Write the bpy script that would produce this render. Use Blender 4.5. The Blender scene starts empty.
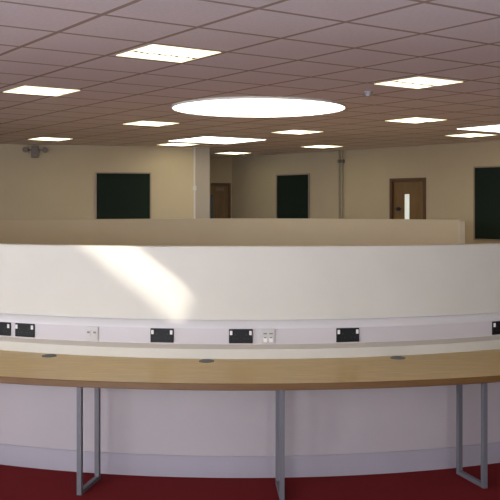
import bpy, bmesh, math, random
from mathutils import Vector, Matrix
C = bpy.context.scene.collection
random.seed(4)
R = math.radians

# ------------------------------------------------------------------ materials
def mat(name, col, rough=0.6, metal=0.0, spec=0.5, emit=None, estr=0.0):
    m = bpy.data.materials.new(name); m.use_nodes = True
    b = m.node_tree.nodes['Principled BSDF']
    b.inputs['Base Color'].default_value = (*col, 1)
    b.inputs['Roughness'].default_value = rough
    b.inputs['Metallic'].default_value = metal
    b.inputs['Specular IOR Level'].default_value = spec
    if emit:
        b.inputs['Emission Color'].default_value = (*emit, 1)
        b.inputs['Emission Strength'].default_value = estr
    return m

def noisy(m, c1, c2, scale=(1, 1, 1), nscale=8, detail=4, bump=0.0, coord='Object', lo=0.3, hi=0.7):
    nt = m.node_tree; N = nt.nodes; L = nt.links; b = N['Principled BSDF']
    tc = N.new('ShaderNodeTexCoord'); mp = N.new('ShaderNodeMapping')
    mp.inputs['Scale'].default_value = scale
    L.new(tc.outputs[coord], mp.inputs['Vector'])
    nz = N.new('ShaderNodeTexNoise'); nz.inputs['Scale'].default_value = nscale; nz.inputs['Detail'].default_value = detail
    L.new(mp.outputs['Vector'], nz.inputs['Vector'])
    cr = N.new('ShaderNodeValToRGB')
    cr.color_ramp.elements[0].position = lo; cr.color_ramp.elements[0].color = (*c1, 1)
    cr.color_ramp.elements[1].position = hi; cr.color_ramp.elements[1].color = (*c2, 1)
    L.new(nz.outputs['Fac'], cr.inputs['Fac']); L.new(cr.outputs['Color'], b.inputs['Base Color'])
    if bump:
        bp = N.new('ShaderNodeBump'); bp.inputs['Strength'].default_value = bump; bp.inputs['Distance'].default_value = 0.004
        L.new(nz.outputs['Fac'], bp.inputs['Height']); L.new(bp.outputs['Normal'], b.inputs['Normal'])
    return m

M = {}
M['white_paint'] = noisy(mat('white_paint', (.78, .75, .72), .55), (.63, .605, .52), (.66, .635, .55), nscale=3)
M['cream_paint'] = noisy(mat('cream_paint', (.6, .5, .34), .6), (.49, .405, .265), (.52, .43, .285), nscale=2)
M['ring_cream'] = noisy(mat('ring_cream', (.6, .52, .4), .6), (.50, .42, .295), (.53, .445, .315), nscale=2)
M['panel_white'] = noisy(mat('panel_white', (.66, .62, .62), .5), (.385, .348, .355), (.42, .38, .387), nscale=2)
M['skirting'] = mat('skirting_gloss', (.31, .285, .32), .6)
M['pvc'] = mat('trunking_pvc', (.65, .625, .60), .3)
M['pvc_lid'] = mat('trunking_lid_pvc', (.585, .55, .55), .35)  # toned darker than the base, painting in the lit look of the top slope
M['end_cream'] = mat('end_cream', (.62, .55, .44), .5)
M['pvc_cap'] = mat('white_capping', (.82, .79, .73), .35)
M['pier'] = mat('pier_paint', (.37, .315, .25), .6)
M['carpet'] = noisy(mat('red_carpet', (.2, .01, .015), .95, spec=.1), (.15, .011, .012), (.205, .017, .018), nscale=220, detail=2, bump=.5)
M['brown_carpet'] = noisy(mat('brown_carpet', (.3, .2, .12), .95, spec=.1), (.30, .195, .12), (.36, .24, .15), nscale=220)  # unseen far floor, tone added to bounce browner light onto the ceiling
M['vinyl'] = noisy(mat('pale_vinyl', (.6, .56, .54), .5), (.74, .73, .77), (.79, .78, .82), nscale=12)  # unseen floor behind the camera, added pale to bounce light up
M['oak'] = noisy(mat('oak_veneer', (.5, .32, .15), .38), (.53, .355, .095), (.69, .485, .16), scale=(1.2, 14, 14), nscale=5, detail=6)
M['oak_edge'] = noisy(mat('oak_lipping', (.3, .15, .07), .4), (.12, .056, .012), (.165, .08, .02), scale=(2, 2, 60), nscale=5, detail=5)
M['steel'] = mat('grey_steel_paint', (.13, .127, .142), .5, .15)
M['black'] = mat('black_plastic', (.008, .008, .009), .45, spec=.25)
M['rocker'] = mat('white_rocker', (.85, .84, .8), .3)
M['plate'] = mat('white_plate', (.56, .545, .51), .3)
M['dark_hole'] = mat('dark_recess', (.03, .03, .03), .6)
M['grey_hole'] = mat('grey_recess', (.20, .19, .18), .6)
M['grommet'] = mat('grey_grommet', (.15, .155, .14), .7)
M['felt'] = noisy(mat('green_felt', (.01, .02, .014), .95, spec=.1), (.012, .021, .015), (.017, .027, .019), nscale=60)
M['alu'] = mat('board_frame', (.33, .25, .19), .4, .2)
M['door_wood'] = noisy(mat('door_veneer', (.16, .07, .025), .45), (.15, .085, .026), (.21, .118, .038), scale=(12, 12, 1), nscale=4, detail=5)
M['door_frame'] = noisy(mat('door_frame_wood', (.10, .045, .02), .45), (.085, .036, .015), (.12, .055, .022), scale=(12, 12, 1), nscale=4)
M['lit_glass'] = mat('lit_vision_glass', (.6, .62, .58), .2, emit=(.80, .86, .76), estr=.62)
M['dim_glass'] = mat('dim_vision_glass', (.04, .05, .06), .15, emit=(.3, .36, .4), estr=.03)
M['sign_plate'] = mat('pale_sign_plate', (.24, .16, .09), .5)
M['lock'] = mat('dark_lock', (.02, .022, .035), .35, .4)
M['pipe'] = mat('painted_pipe', (.36, .30, .20), .45)
M['grey_fit'] = mat('grey_fitting', (.16, .13, .11), .5)
M['detector'] = mat('detector_white', (.36, .35, .37), .6)
M['lamp_trim'] = mat('lamp_trim', (.8, .78, .7), .4)
M['lamp_diff'] = mat('lamp_diffuser', (.9, .9, .85), .5, emit=(1, .93, .60), estr=6.5)
M['lamp_refl'] = mat('lamp_reflector', (.9, .88, .7), .35, emit=(1, .90, .58), estr=1.4)
M['basket'] = mat('lamp_basket_slot', (.30, .27, .22), .5)
M['roof_diff'] = mat('rooflight_diffuser', (.9, .9, .9), .5, emit=(1.0, .97, .88), estr=6.0)
M['shaft'] = mat('shaft_white', (.85, .84, .82), .6)
M['mullion'] = mat('window_frame_white', (.75, .75, .75), .4)

# ceiling tiles: 600 mm mineral tiles in a T-bar grid
m = mat('ceiling_tiles', (.5, .45, .45), .9, spec=.1); M['ceiling'] = m
nt = m.node_tree; N = nt.nodes; L = nt.links; b = N['Principled BSDF']
tc = N.new('ShaderNodeTexCoord'); sx = N.new('ShaderNodeSeparateXYZ'); L.new(tc.outputs['Object'], sx.inputs[0])
def math_n(op, a, v=None, v2=None):
    n = N.new('ShaderNodeMath'); n.operation = op
    if hasattr(a, 'links'): L.new(a, n.inputs[0])
    else: n.inputs[0].default_value = a
    if v is not None:
        if hasattr(v, 'links'): L.new(v, n.inputs[1])
        else: n.inputs[1].default_value = v
    return n.outputs[0]
def edge(o):
    s = math_n('ADD', math_n('DIVIDE', o, .6), 100.5)
    f = math_n('SUBTRACT', math_n('FRACT', s), .5)
    return math_n('LESS_THAN', math_n('ABSOLUTE', f), .027)
ln = math_n('MAXIMUM', edge(sx.outputs['X']), edge(sx.outputs['Y']))
nz = N.new('ShaderNodeTexNoise'); nz.inputs['Scale'].default_value = 45; nz.inputs['Detail'].default_value = 3
L.new(tc.outputs['Object'], nz.inputs['Vector'])
cr = N.new('ShaderNodeValToRGB'); cr.color_ramp.elements[0].color = (.85, .79, .81, 1); cr.color_ramp.elements[1].color = (.90, .84, .86, 1)
cr.color_ramp.elements[0].position = .35; cr.color_ramp.elements[1].position = .65
L.new(nz.outputs['Fac'], cr.inputs['Fac'])
mx = N.new('ShaderNodeMix'); mx.data_type = 'RGBA'
L.new(ln, mx.inputs[0]); L.new(cr.outputs['Color'], mx.inputs[6]); mx.inputs[7].default_value = (.46, .375, .325, 1)
L.new(mx.outputs[2], b.inputs['Base Color'])

# ------------------------------------------------------------------ helpers
def link(name, bm, m, parent=None, loc=(0, 0, 0), rz=0, smooth=False, bevel=0):
    bmesh.ops.recalc_face_normals(bm, faces=bm.faces[:])
    me = bpy.data.meshes.new(name); bm.to_mesh(me); bm.free()
    me.materials.append(m)
    if smooth:
        for p in me.polygons: p.use_smooth = True
    o = bpy.data.objects.new(name, me); C.objects.link(o)
    o.location = loc; o.rotation_euler = (0, 0, rz)
    if parent: o.parent = parent
    if bevel:
        md = o.modifiers.new('Bevel', 'BEVEL'); md.width = bevel; md.segments = 2; md.limit_method = 'ANGLE'
    if smooth:
        md = o.modifiers.new('Split', 'EDGE_SPLIT'); md.split_angle = R(35)
    return o
def tag(o, label, cat, group=None):
    o['label'] = label; o['category'] = cat
    if group: o['group'] = group
    return o
def thing(name, label, cat, loc=(0, 0, 0), rz=0, group=None):
    o = bpy.data.objects.new(name, None); C.objects.link(o); o.empty_display_size = .05
    o.location = loc; o.rotation_euler = (0, 0, rz)
    return tag(o, label, cat, group)
def struct(o):
    o['kind'] = 'structure'; return o
def box(bm, x0, x1, y0, y1, z0, z1, mtx=None):
    vs = [bm.verts.new((x, y, z)) for x in (x0, x1) for y in (y0, y1) for z in (z0, z1)]
    for f in ((0, 1, 3, 2), (4, 6, 7, 5), (0, 4, 5, 1), (2, 3, 7, 6), (0, 2, 6, 4), (1, 5, 7, 3)):
        bm.faces.new([vs[i] for i in f])
    if mtx:
        for v in vs: v.co = mtx @ v.co
    return vs
def cyl(bm, p, r, h, axis='Z', n=24, r2=None):
    rot = {'Z': Matrix(), 'Y': Matrix.Rotation(R(90), 4, 'X'), 'X': Matrix.Rotation(R(90), 4, 'Y')}[axis]
    bmesh.ops.create_cone(bm, cap_ends=True, segments=n, radius1=r, radius2=r if r2 is None else r2, depth=h,
                          matrix=Matrix.Translation(p) @ rot)
CX, CY = -0.04, 9.5                      # centre of the ring
def pol(r, deg, z=0.0):
    a = R(deg); return Vector((CX + r * math.sin(a), CY - r * math.cos(a), z))
def sweep(profile, a0, a1, step=1.0):    # closed (r,z) profile swept round the ring centre, in coordinates about that centre
    bm = bmesh.new(); n = max(2, int(abs(a1 - a0) / step)); rows = []
    for i in range(n + 1):
        a = R(a0 + (a1 - a0) * i / n)
        rows.append([bm.verts.new((r * math.sin(a), -r * math.cos(a), z)) for r, z in profile])
    k = len(profile)
    for i in range(n):
        for j in range(k):
            bm.faces.new((rows[i][j], rows[i][(j + 1) % k], rows[i + 1][(j + 1) % k], rows[i + 1][j]))
    bm.faces.new(rows[0][::-1]); bm.faces.new(rows[-1])
    return bm
RC = (CX, CY, 0)

CEIL = 2.622
YAW = .610
OX, OY = -.793, 4.831                    # a corner of the ceiling grid
def lat(u, d):                           # ceiling grid coordinates (in tiles) to metres
    x, y = u * .6, d * .6; c, s = math.cos(YAW), math.sin(YAW)
    return (OX + x * c - y * s, OY + x * s + y * c)

# ------------------------------------------------------------------ the setting
bm = bmesh.new(); box(bm, -9.3, 14, 3.2, 8.5, -.1, 0)
struct(link('floor', bm, M['carpet']))
bm = bmesh.new(); box(bm, -9.3, 14, -5.3, 3.2, -.1, 0)
struct(link('floor', bm, M['vinyl']))

bm = bmesh.new(); box(bm, -9.3, 14, 8.5, 24, -.1, 0)
struct(link('floor', bm, M['brown_carpet']))
# ceiling plate with the shaft of a rooflight cut through
HU0, HU1, HD0, HD1 = -1.36, 0.0, -.25, 1.0
c0 = Vector((-1.307, 4.48)); cc, ss = math.cos(YAW), math.sin(YAW)
rel = c0 - Vector((OX, OY)); ha, hb = rel.x * cc + rel.y * ss, -rel.x * ss + rel.y * cc
HU0 += ha; HU1 += ha; HD0 += hb; HD1 += hb
bm = bmesh.new(); A0, A1, B0, B1 = -20, 26, -20, 26
for x0, x1, y0, y1 in ((A0, HU0, B0, B1), (HU1, A1, B0, B1), (HU0, HU1, B0, HD0), (HU0, HU1, HD1, B1)):
    box(bm, x0, x1, y0, y1, 0, .03)
struct(link('ceiling', bm, M['ceiling'], loc=(OX, OY, CEIL), rz=YAW))
bm = bmesh.new(); t = .03; ht = 1.2
box(bm, HU0 - t, HU0, HD0 - t, HD1 + t, .03, ht); box(bm, HU1, HU1 + t, HD0 - t, HD1 + t, .03, .25)
box(bm, HU0, HU1, HD0 - t, HD0, .03, ht); box(bm, HU0, HU1, HD1, HD1 + t, .03, .25)
struct(link('trim_1', bm, M['shaft'], loc=(OX, OY, CEIL), rz=YAW))

def wall(name, p, q, m, openings=(), th=.2, side=1, z1=CEIL, bevel=0):
    """wall from p to q (xy); inner face on the line p-q, thickness on `side`; openings = (s0, s1, z0, z1) along it"""
    p = Vector(p); q = Vector(q); d = (q - p); ln_ = d.length; rz = math.atan2(d.y, d.x)
    bm = bmesh.new(); cur = 0
    y0, y1 = (0, th) if side > 0 else (-th, 0)
    for s0, s1, za, zb in sorted(openings):
        if s0 > cur: box(bm, cur, s0, y0, y1, 0, z1)
        if za > 0: box(bm, s0, s1, y0, y1, 0, za)
        if zb < z1: box(bm, s0, s1, y0, y1, zb, z1)
        cur = s1
    box(bm, cur, ln_, y0, y1, 0, z1)
    return struct(link(name, bm, m, loc=(p.x, p.y, 0), rz=rz)), rz

SIG = 1.15
def rightw(x): return Vector((x, 18.86 - SIG * x))
RA = rightw(-.386); RB = rightw(9.0)
RLEN = (RB - RA).length; rrz = math.atan2(RB.y - RA.y, RB.x - RA.x)
def rs(x): return (rightw(x) - RA).length
D1a, D1b = rs(2.49), rs(3.012)
DH = 2.07
wall('wall_right', RA, RB, M['cream_paint'], [(D1a, D1b, 0, DH)], side=1)
LW = 16.2
LA = Vector((-9.0, LW - .265 * 9.0)); LB = Vector((-.935, LW - .265 * .935))
wall('wall_left', LA, LB, M['cream_paint'], side=1)
lrz = math.atan2(LB.y - LA.y, LB.x - LA.x)
RD = Vector((-3.2, RA.y - .70))
dd = (RA - RD).length; d2b = dd - .03; d2a = d2b - .82
wall('wall_recess', RD, RA, M['cream_paint'], [(d2a, d2b, 0, 2.07)], side=1)
wrz = math.atan2(RA.y - RD.y, RA.x - RD.x)
# pier at the end of the left wall, running back to the recess
bm = bmesh.new(); box(bm, -.02, .222, 0, .27, 0, CEIL)
struct(link('trim_2', bm, M['pier'], loc=(LB.x - .0, LB.y - .03, 0), rz=0))
wall('wall_rear', (9, -5), (-9, -5), M['cream_paint'], [(4.0, 6.5, 1.3, 2.45), (9.2, 12.2, 1.3, 2.45), (13.0, 16.5, 1.3, 2.45)], side=1)
wall('wall_east', (9, RB.y), (9, -5), M['cream_paint'], side=1)
wall('wall_west', (-9, -5), (-9, LA.y), M['cream_paint'], [(1.2, 4.2, 1.3, 2.45), (5.0, 8.0, 1.3, 2.45)], side=1)  # unseen side windows, added to bring more light to the ceiling
def added_window(n, x0, x1):
    bm = bmesh.new()
    for a, b_ in ((x0, x0 + .06), (x1 - .06, x1), ((x0 + x1) / 2 - .03, (x0 + x1) / 2 + .03)): box(bm, a, b_, -5.12, -5.06, 1.3, 2.45)
    for a, b_ in ((1.3, 1.36), (2.39, 2.45)): box(bm, x0, x1, -5.12, -5.06, a, b_)
    struct(link('window_%d' % n, bm, M['mullion']))
added_window(1, 2.5, 5.0); added_window(2, -3.2, -.2); added_window(3, -7.5, -4.0)  # unseen rear windows, added for the light they let in

# doors
def door(n, loc, rz, w, h, hinge_left=True):
    """leaf in the opening; local x runs along the wall, room side is -y"""
    root = bpy.data.objects.new('door_%d' % n, None); C.objects.link(root); root.location = loc; root.rotation_euler = (0, 0, rz)
    struct(root)
    bm = bmesh.new(); f = .055
    box(bm, 0, f, -.02, .11, 0, h); box(bm, w - f, w, -.02, .11, 0, h); box(bm, f, w - f, -.02, .11, h - f, h)
    link('door_frame', bm, M['door_frame'], root, bevel=.004)
    return root, f
w1 = D1b - D1a
d1, f = door(1, (rightw(2.49).x, rightw(2.49).y, 0), rrz, w1, DH)
va, vb, vz0, vz1 = w1 * .37, w1 * .37 + .115, .62, 1.79
bm = bmesh.new()
for x0, x1, z0, z1 in ((f, va, .01, DH - f), (vb, w1 - f, .01, DH - f), (va, vb, .01, vz0), (va, vb, vz1, DH - f)):
    box(bm, x0, x1, .03, .075, z0, z1)
leaf = link('door_leaf', bm, M['door_wood'], d1)
bm = bmesh.new(); box(bm, va, vb, .045, .06, vz0, vz1); p_ = link('vision_panel', bm, M['lit_glass'], d1); p_['label'] = 'narrow lit glass vision strip'
bm = bmesh.new(); cyl(bm, (.17, .018, 1.53), .035, .03, 'Y'); cyl(bm, (.17, -.01, 1.53), .016, .05, 'Y'); box(bm, .16, .27, -.042, -.026, 1.52, 1.54)
link('door_handle', bm, M['lock'], d1)
w2 = .82
pd = RD + (RA - RD).normalized() * d2a
d2, f = door(2, (pd.x, pd.y, 0), wrz, w2, 2.07)
va, vb, vz0, vz1 = .36, .445, .6, 1.82
bm = bmesh.new()
for x0, x1, z0, z1 in ((f, va, .01, 2.07 - f), (vb, w2 - f, .01, 2.07 - f), (va, vb, .01, vz0), (va, vb, vz1, 2.07 - f)):
    box(bm, x0, x1, .03, .075, z0, z1)
link('door_leaf', bm, M['door_wood'], d2)
bm = bmesh.new(); box(bm, va, vb, .045, .06, vz0, vz1); link('vision_panel', bm, M['dim_glass'], d2)['label'] = 'dark glass vision strip'
bm = bmesh.new(); box(bm, .50, .68, .018, .03, 1.90, 1.975); link('door_sign', bm, M['sign_plate'], d2)['label'] = 'pale sign plate'

# ------------------------------------------------------------------ wall fittings
def pinboard(loc, rz, w, h, label):
    t = thing('pinboard', label, 'board', loc, rz, 'pinboards on the far walls')
    bm = bmesh.new(); e = .022
    for x0, x1, z0, z1 in ((0, e, 0, h), (w - e, w, 0, h), (e, w - e, 0, e), (e, w - e, h - e, h)): box(bm, x0, x1, -.03, 0, z0, z1)
    link('frame', bm, M['alu'], t)
    bm = bmesh.new(); box(bm, e, w - e, -.018, 0, e, h - e); link('felt_panel', bm, M['felt'], t)
    return t
lx = -2.666
pinboard((lx, LW + .265 * lx, .985), lrz, .967, 1.185, 'dark green pinboard on the left wall, left of the pale pier')
q = rightw(.547); pinboard((q.x, q.y, 1.03), rrz, .945, 1.185, 'dark green pinboard between the sign-plated corner door and the twin pipes')
q = rightw(3.655); pinboard((q.x, q.y, 1.03), rrz, 1.25, 1.195, 'large dark green pinboard at the right edge, beyond the lit-strip door')

def pipe(x, label):
    q = rightw(x); t = thing('wall_pipe', label, 'pipe', (q.x, q.y, 0), rrz, 'twin pipes on the right wall')
    bm = bmesh.new(); cyl(bm, (0, -.04, CEIL / 2), .016, CEIL, n=14); link('pipe_run', bm, M['pipe'], t, smooth=True)
    for z in (1.25, 2.42):
        bm = bmesh.new(); cyl(bm, (0, -.04, z), .03, .06, n=14); box(bm, -.03, .03, -.03, 0, z - .03, z + .03)
        link('pipe_clip', bm, M['grey_fit'] if z > 2 else M['pipe'], t)
pipe(1.70, 'left one of two thin cream pipes running up the far right wall'); pipe(1.75, 'right one of two thin cream pipes running up the far right wall')

cxp = -.985; t = thing('wall_conduit', 'thin white conduit with a small box beside the pale pier', 'conduit', (cxp, LW + .265 * cxp, 0), lrz)
bm = bmesh.new(); box(bm, -.014, .014, -.022, 0, 0, CEIL); link('conduit_run', bm, M['pvc'], t)
bm = bmesh.new(); box(bm, -.03, .03, -.04, 0, 1.86, 1.94); link('conduit_box', bm, M['pvc'], t, bevel=.004)

ex = -3.64; t = thing('emergency_light', 'grey twin spot emergency light high on the left wall', 'emergency light', (ex, LW + .265 * ex, 2.50), lrz)
bm = bmesh.new(); box(bm, -.06, .06, -.08, 0, -.10, .10); link('housing', bm, M['grey_fit'], t, bevel=.008)
bm = bmesh.new(); box(bm, -.17, .17, -.05, -.03, .02, .04); link('bracket', bm, M['grey_fit'], t)
for s in (-1, 1):
    bm = bmesh.new(); cyl(bm, (s * .16, -.07, .03), .035, .08, 'Y', r2=.05); link('spot_head', bm, M['grey_fit'], t, smooth=True)

# ------------------------------------------------------------------ ceiling fittings
def ceiling_light(u, d, label):
    x, y = lat(u, d)
    t = thing('ceiling_light', label, 'ceiling light', (x, y, CEIL), YAW, 'square ceiling lights'); S = .258
    bm = bmesh.new(); e = .03
    for x0, x1, y0, y1 in ((-S, -S + e, -S, S), (S - e, S, -S, S), (-S + e, S - e, -S, -S + e), (-S + e, S - e, S - e, S)): box(bm, x0, x1, y0, y1, -.004, .001)
    link('frame', bm, M['lamp_refl'], t)
    bm = bmesh.new(); i = S - e
    box(bm, -i, i, -i, -.03, -.003, .001); box(bm, -i, i, .09, i, -.003, .001)
    box(bm, -i, i, -.03, .09, -.0035, .001)
    link('diffuser', bm, M['lamp_diff'], t)
    bm = bmesh.new()
    for k in range(11):
        xx = -.225 + k * .045; box(bm, xx - .017, xx + .017, .005, .065, -.0055, -.0033)
    link('slotted_strip', bm, M['basket'], t)['label'] = 'row of dark slots'
    return t
LIGHTS = [(1.52, 1.48, 'nearest and largest square ceiling light, top left of the round rooflight'),
 (1.62, 5.45, 'square ceiling light furthest left in the near rows, left of the round rooflight'),
 (5.58, 1.58, 'large square ceiling light right of the round rooflight, beside the small detector'),
 (5.55, 9.25, 'square ceiling light left of and just beyond the round rooflight'),
 (9.56, 5.56, 'square ceiling light right of and just beyond the round rooflight'),
 (9.41, 9.23, 'square ceiling light directly beyond the round rooflight, in front of the middle pinboard'),
 (13.21, 12.94, 'square ceiling light nearest the twin wall pipes'),
 (5.56, 14.64, 'square ceiling light above the twin spot emergency light'),
 (9.31, 14.55, 'square ceiling light just left of the far square rooflight'),
 (12.94, 17.18, 'furthest square ceiling light, in the recess by the corner door'),
 (13.47, 7.56, 'square ceiling light beside the square rooflight at the right edge')]
for a in LIGHTS: ceiling_light(*a)

def square_rooflight(u, d, n, label):
    x, y = lat(u, d); S = n * .3
    t = thing('square_rooflight', label, 'rooflight', (x, y, CEIL), YAW, 'square rooflights')
    bm = bmesh.new(); e = .03
    for x0, x1, y0, y1 in ((-S, -S + e, -S, S), (S - e, S, -S, S), (-S + e, S - e, -S, -S + e), (-S + e, S - e, S - e, S)): box(bm, x0, x1, y0, y1, -.004, .001)
    link('trim_frame', bm, M['roof_diff'], t)
    bm = bmesh.new(); box(bm, -S + e, S - e, -S + e, S - e, -.003, .001); link('diffuser', bm, M['roof_diff'], t)
square_rooflight(9.33, 12.57, 1.85, 'white square rooflight beyond the round one, in front of the corner door')
square_rooflight(12.68, 5.62, 1.75, 'white square rooflight cut off by the right edge of the photo')

t = thing('round_rooflight', 'big round glowing rooflight in the middle of the ceiling', 'rooflight', (.09, 9.38, CEIL - .0012))
bm = bmesh.new(); n = 72
def ring(bm, r0, r1, z0, z1):
    vs = [[bm.verts.new((r * math.cos(2 * math.pi * i / n), r * math.sin(2 * math.pi * i / n), z)) for r, z in ((r0, z0), (r1, z0), (r1, z1), (r0, z1))] for i in range(n)]
    for i in range(n):
        for j in range(4): bm.faces.new((vs[i][j], vs[i][(j + 1) % 4], vs[(i + 1) % n][(j + 1) % 4], vs[(i + 1) % n][j]))
ring(bm, .895, .905, -.02, .001); link('trim_ring', bm, M['lamp_trim'], t, smooth=True)
bm = bmesh.new(); cyl(bm, (0, 0, -.006), .896, .014, n=72); link('diffuser', bm, M['roof_diff'], t)

x, y = lat(5.68, 2.72)
t = thing('smoke_detector', 'small round detector on the ceiling left of the large right light', 'detector', (x, y, CEIL))
bm = bmesh.new(); cyl(bm, (0, 0, -.007), .042, .014); link('base', bm, M['detector'], t, smooth=True)
bm = bmesh.new(); cyl(bm, (0, 0, -.026), .022, .026, r2=.032); link('sensor_head', bm, M['detector'], t, smooth=True)

# ------------------------------------------------------------------ ring partitions
R0, R1 = 3.74, 3.86
TOP, FTOP = 1.337, 1.40
A_END = 131.1
near = thing('curved_partition', 'nearest low curved white partition wall behind the desk, with a sunlit streak', 'partition', RC, 0, 'curved partition walls')
link('wall_panel', sweep([(R0, 0), (R1, 0), (R1, TOP - .02), (R0, TOP - .02)], -90, 78), M['white_paint'], near, smooth=True)
link('top_cap', sweep([(R0 - .001, TOP - .02), (R1 + .001, TOP - .02), (R1 + .001, TOP), (R0 - .001, TOP)], -90, 78), M['white_paint'], near, smooth=True)
far = thing('curved_partition', 'farther low curved cream partition wall, ending at the right before the big pinboard', 'partition', RC, 0, 'curved partition walls')
link('wall_panel', sweep([(R0, 0), (R1, 0), (R1, FTOP - .018), (R0, FTOP - .018)], -90.2, -360 + A_END), M['ring_cream'], far, smooth=True)
link('top_cap', sweep([(R0 - .003, FTOP - .018), (R1 + .003, FTOP - .018), (R1 + .003, FTOP), (R0 - .003, FTOP)], -90.2, -360 + A_END - .2), M['ring_cream'], far, smooth=True)
bm = bmesh.new(); box(bm, -.062, .062, -.006, .006, 0, FTOP)
e = pol((R0 + R1) / 2, A_END, 0); o = link('end_post', bm, M['end_cream'], far, loc=(e.x - CX, e.y - CY, 0), rz=R(A_END + 90))
o.rotation_euler[2] = math.atan2(e.y - CY, e.x - CX); o['label'] = 'pale end post'

# boxed-in panel below the desk
BX = 4.21
bxp = thing('boxing_panel', 'curved pale panel with tall skirting boxed in below the desk', 'panel', RC)
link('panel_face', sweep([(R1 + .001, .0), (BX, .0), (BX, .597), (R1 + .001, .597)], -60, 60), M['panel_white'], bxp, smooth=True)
link('skirting_board', sweep([(BX, 0), (BX + .014, 0), (BX + .014, .112), (BX + .006, .125), (BX, .125)], -60, 60), M['skirting'], bxp, smooth=True)

# dado trunking
FT = 3.905
trk = thing('dado_trunking', 'white slope-edged cable trunking running along the curved partition above the desk', 'trunking', RC)
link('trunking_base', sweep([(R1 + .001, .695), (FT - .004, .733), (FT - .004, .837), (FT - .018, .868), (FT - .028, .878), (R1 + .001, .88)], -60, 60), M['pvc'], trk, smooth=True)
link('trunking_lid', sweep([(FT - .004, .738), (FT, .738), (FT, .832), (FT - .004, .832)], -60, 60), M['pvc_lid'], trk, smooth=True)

# desk
DT, DB, RF = .635, .597, 4.64
desk = thing('curved_desk', 'long curved oak desk with steel loop legs, wrapped around the white partition', 'desk', RC)
LEGS = [-25.2, -11.25, 2.65, 17.2, 31.4]
cuts = [-52, -11.25, 17.2, 52]
for a, b_ in zip(cuts[:-1], cuts[1:]):
    w = link('worktop', sweep([(R1 + .002, DB), (RF - .004, DB), (RF - .004, DT), (R1 + .002, DT)], a + .004, b_ - .004, .5), M['oak'], desk, smooth=True)
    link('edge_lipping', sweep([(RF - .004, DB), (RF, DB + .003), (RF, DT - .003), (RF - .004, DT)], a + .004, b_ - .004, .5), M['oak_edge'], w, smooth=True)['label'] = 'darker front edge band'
for a in LEGS:
    bm = bmesh.new(); h = .014
    yo, yi = -4.615, -4.345
    box(bm, -h, h, yo - h, yo + h, 0, DB); box(bm, -h, h, yi - h, yi + h, 0, DB)
    box(bm, -h, h, yo + h, yi - h, 0, .024); box(bm, -h, h, yo + h, yi - h, DB - .004, DB)
    link('leg_frame', bm, M['steel'], desk, rz=R(a), bevel=.002)
for a in (-18.3, -3.3, 14.2):
    g = pol(3.955, a); bm = bmesh.new(); cyl(bm, (0, 0, .002), .047, .004, n=32); cyl(bm, (0, .012, .005), .034, .004, n=24)
    link('cable_grommet', bm, M['grommet'], desk, loc=(g.x - CX, g.y - CY, DT), rz=R(a), smooth=True)['label'] = 'grey round cable port'

# outlets along the trunking
def outlet_root(name, a, label, cat, group):
    p = pol(FT, a, .785); return thing(name, label, cat, p, R(a), group)
def double_socket(a, label):
    t = outlet_root('power_socket', a, label, 'socket', 'black double sockets on the trunking')
    bm = bmesh.new(); box(bm, -.074, .074, -.010, 0.001, -.044, .044); link('faceplate', bm, M['black'], t, bevel=.004)
    for s in (-1, 1):
        bm = bmesh.new(); box(bm, s * .060 - .008, s * .060 + .008, -.0145, -.009, .008, .034)
        link('rocker_switch', bm, M['rocker'], t, bevel=.0015)['label'] = 'white rocker switch'
        bm = bmesh.new()
        cx = s * .034
        box(bm, cx - .003, cx + .003, -.0108, -.0095, .004, .013)
        for k in (-1, 1): box(bm, cx + k * .011 - .0035, cx + k * .011 + .0035, -.0108, -.0095, -.017, -.012)
        link('pin_holes', bm, M['dark_hole'], t)
def data_outlet(a, label, kind):
    t = outlet_root('data_outlet', a, label, 'data outlet', 'white outlets on the trunking')
    bm = bmesh.new(); box(bm, -.043, .043, -.009, 0.001, -.044, .044); link('faceplate', bm, M['plate'], t, bevel=.004)
    if kind == 0:
        for s in (-1, 1):
            bm = bmesh.new(); box(bm, s * .018 - .011, s * .018 + .011, -.0125, -.008, -.038, -.010); m_ = link('module', bm, M['rocker'], t, bevel=.001)
            bm = bmesh.new(); box(bm, s * .018 - .007, s * .018 + .007, -.0132, -.012, -.012, -.005); link('port', bm, M['grey_hole'], m_)
            bm = bmesh.new(); box(bm, s * .018 - .011, s * .018 + .011, -.0102, -.0085, .012, .020); link('label_window', bm, M['grey_hole'], t)
    else:
        for s in (-1, 1):
            bm = bmesh.new(); box(bm, s * .018 - .012, s * .018 + .012, -.0125, -.008, -.022, .022); m_ = link('module', bm, M['plate'], t, bevel=.001)
            bm = bmesh.new(); box(bm, s * .021 - .009, s * .021 + .009, -.0132, -.012, .002, .014); link('port', bm, M['grey_hole'], m_)
    return t
SOCKETS = [(-24.1, 'black double socket cut off by the left edge of the photo'),
 (-21.39, 'black double socket second from the left, beside the one cut off at the edge'),
 (-7.49, 'black double socket below the lower tip of the sunlit streak'),
 (-.25, 'black double socket near the desk centre, beside a white outlet'),
 (9.62, 'black double socket right of the desk centre, between legs'),
 (25.91, 'black double socket cut off by the right edge of the photo')]
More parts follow.
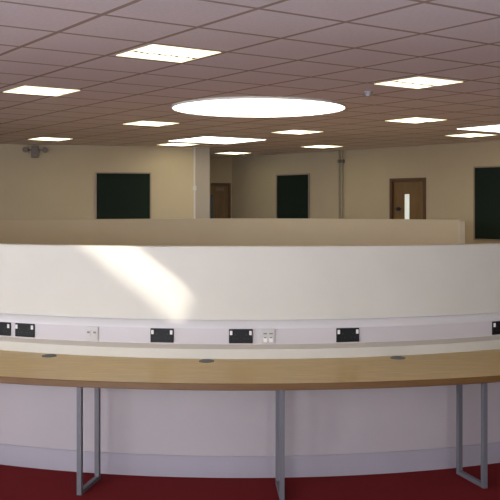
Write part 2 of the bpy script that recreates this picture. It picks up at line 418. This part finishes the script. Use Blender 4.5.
for a, l in SOCKETS: double_socket(a, l)
data_outlet(-14.25, 'white twin data outlet left of the sunlit streak, between two black sockets', 1)
data_outlet(2.23, 'white twin data outlet just right of the black socket near the desk centre', 0)

# ------------------------------------------------------------------ light
W = bpy.data.worlds.new('World'); bpy.context.scene.world = W; W.use_nodes = True
bg = W.node_tree.nodes['Background']; bg.inputs['Color'].default_value = (.62, .75, 1, 1); bg.inputs['Strength'].default_value = 1.0
s = bpy.data.lights.new('sun', 'SUN'); s.energy = 5; s.angle = R(1.6); s.color = (1, .95, .86)
so = bpy.data.objects.new('sun', s); C.objects.link(so)
so.rotation_euler = Vector((.848, 1.0, -1.373)).to_track_quat('-Z', 'Y').to_euler()
def added_daylight(name, loc, rot, sx_, sy_, e, col=(.86, .90, 1)):  # area lamp added outside an unseen opening, in place of sky light
    l = bpy.data.lights.new(name, 'AREA'); l.shape = 'RECTANGLE'; l.size = sx_; l.size_y = sy_; l.energy = e; l.color = col
    o = bpy.data.objects.new(name, l); C.objects.link(o); o.location = loc; o.rotation_euler = rot
for i, (x0, x1, e) in enumerate(((2.5, 5.0, 150), (-3.2, -.2, 180), (-7.5, -4.0, 440))):
    added_daylight('window_daylight', ((x0 + x1) / 2, -5.22, 1.875), (R(90), 0, 0), x1 - x0, 1.15, e)
for y0, y1 in ((-3.8, -.8), (0, 3)):
    added_daylight('window_daylight', (-9.22, (y0 + y1) / 2, 1.875), (R(90), 0, R(-90)), y1 - y0, 1.15, 205)

# ------------------------------------------------------------------ camera
cam = bpy.data.cameras.new('camera'); co = bpy.data.objects.new('camera', cam); C.objects.link(co)
co.location = (0, 0, 1.6); co.rotation_euler = (R(90), 0, 0)
cam.sensor_width = 36; cam.lens = 36 * 900 / 500; cam.shift_y = -.09; cam.clip_end = 200
sc = bpy.context.scene; sc.camera = co
sc.view_settings.view_transform = 'Standard'; sc.view_settings.look = 'None'; sc.view_settings.gamma = 1
sc.view_settings.use_curve_mapping = False
sc.view_settings.exposure = -0.1
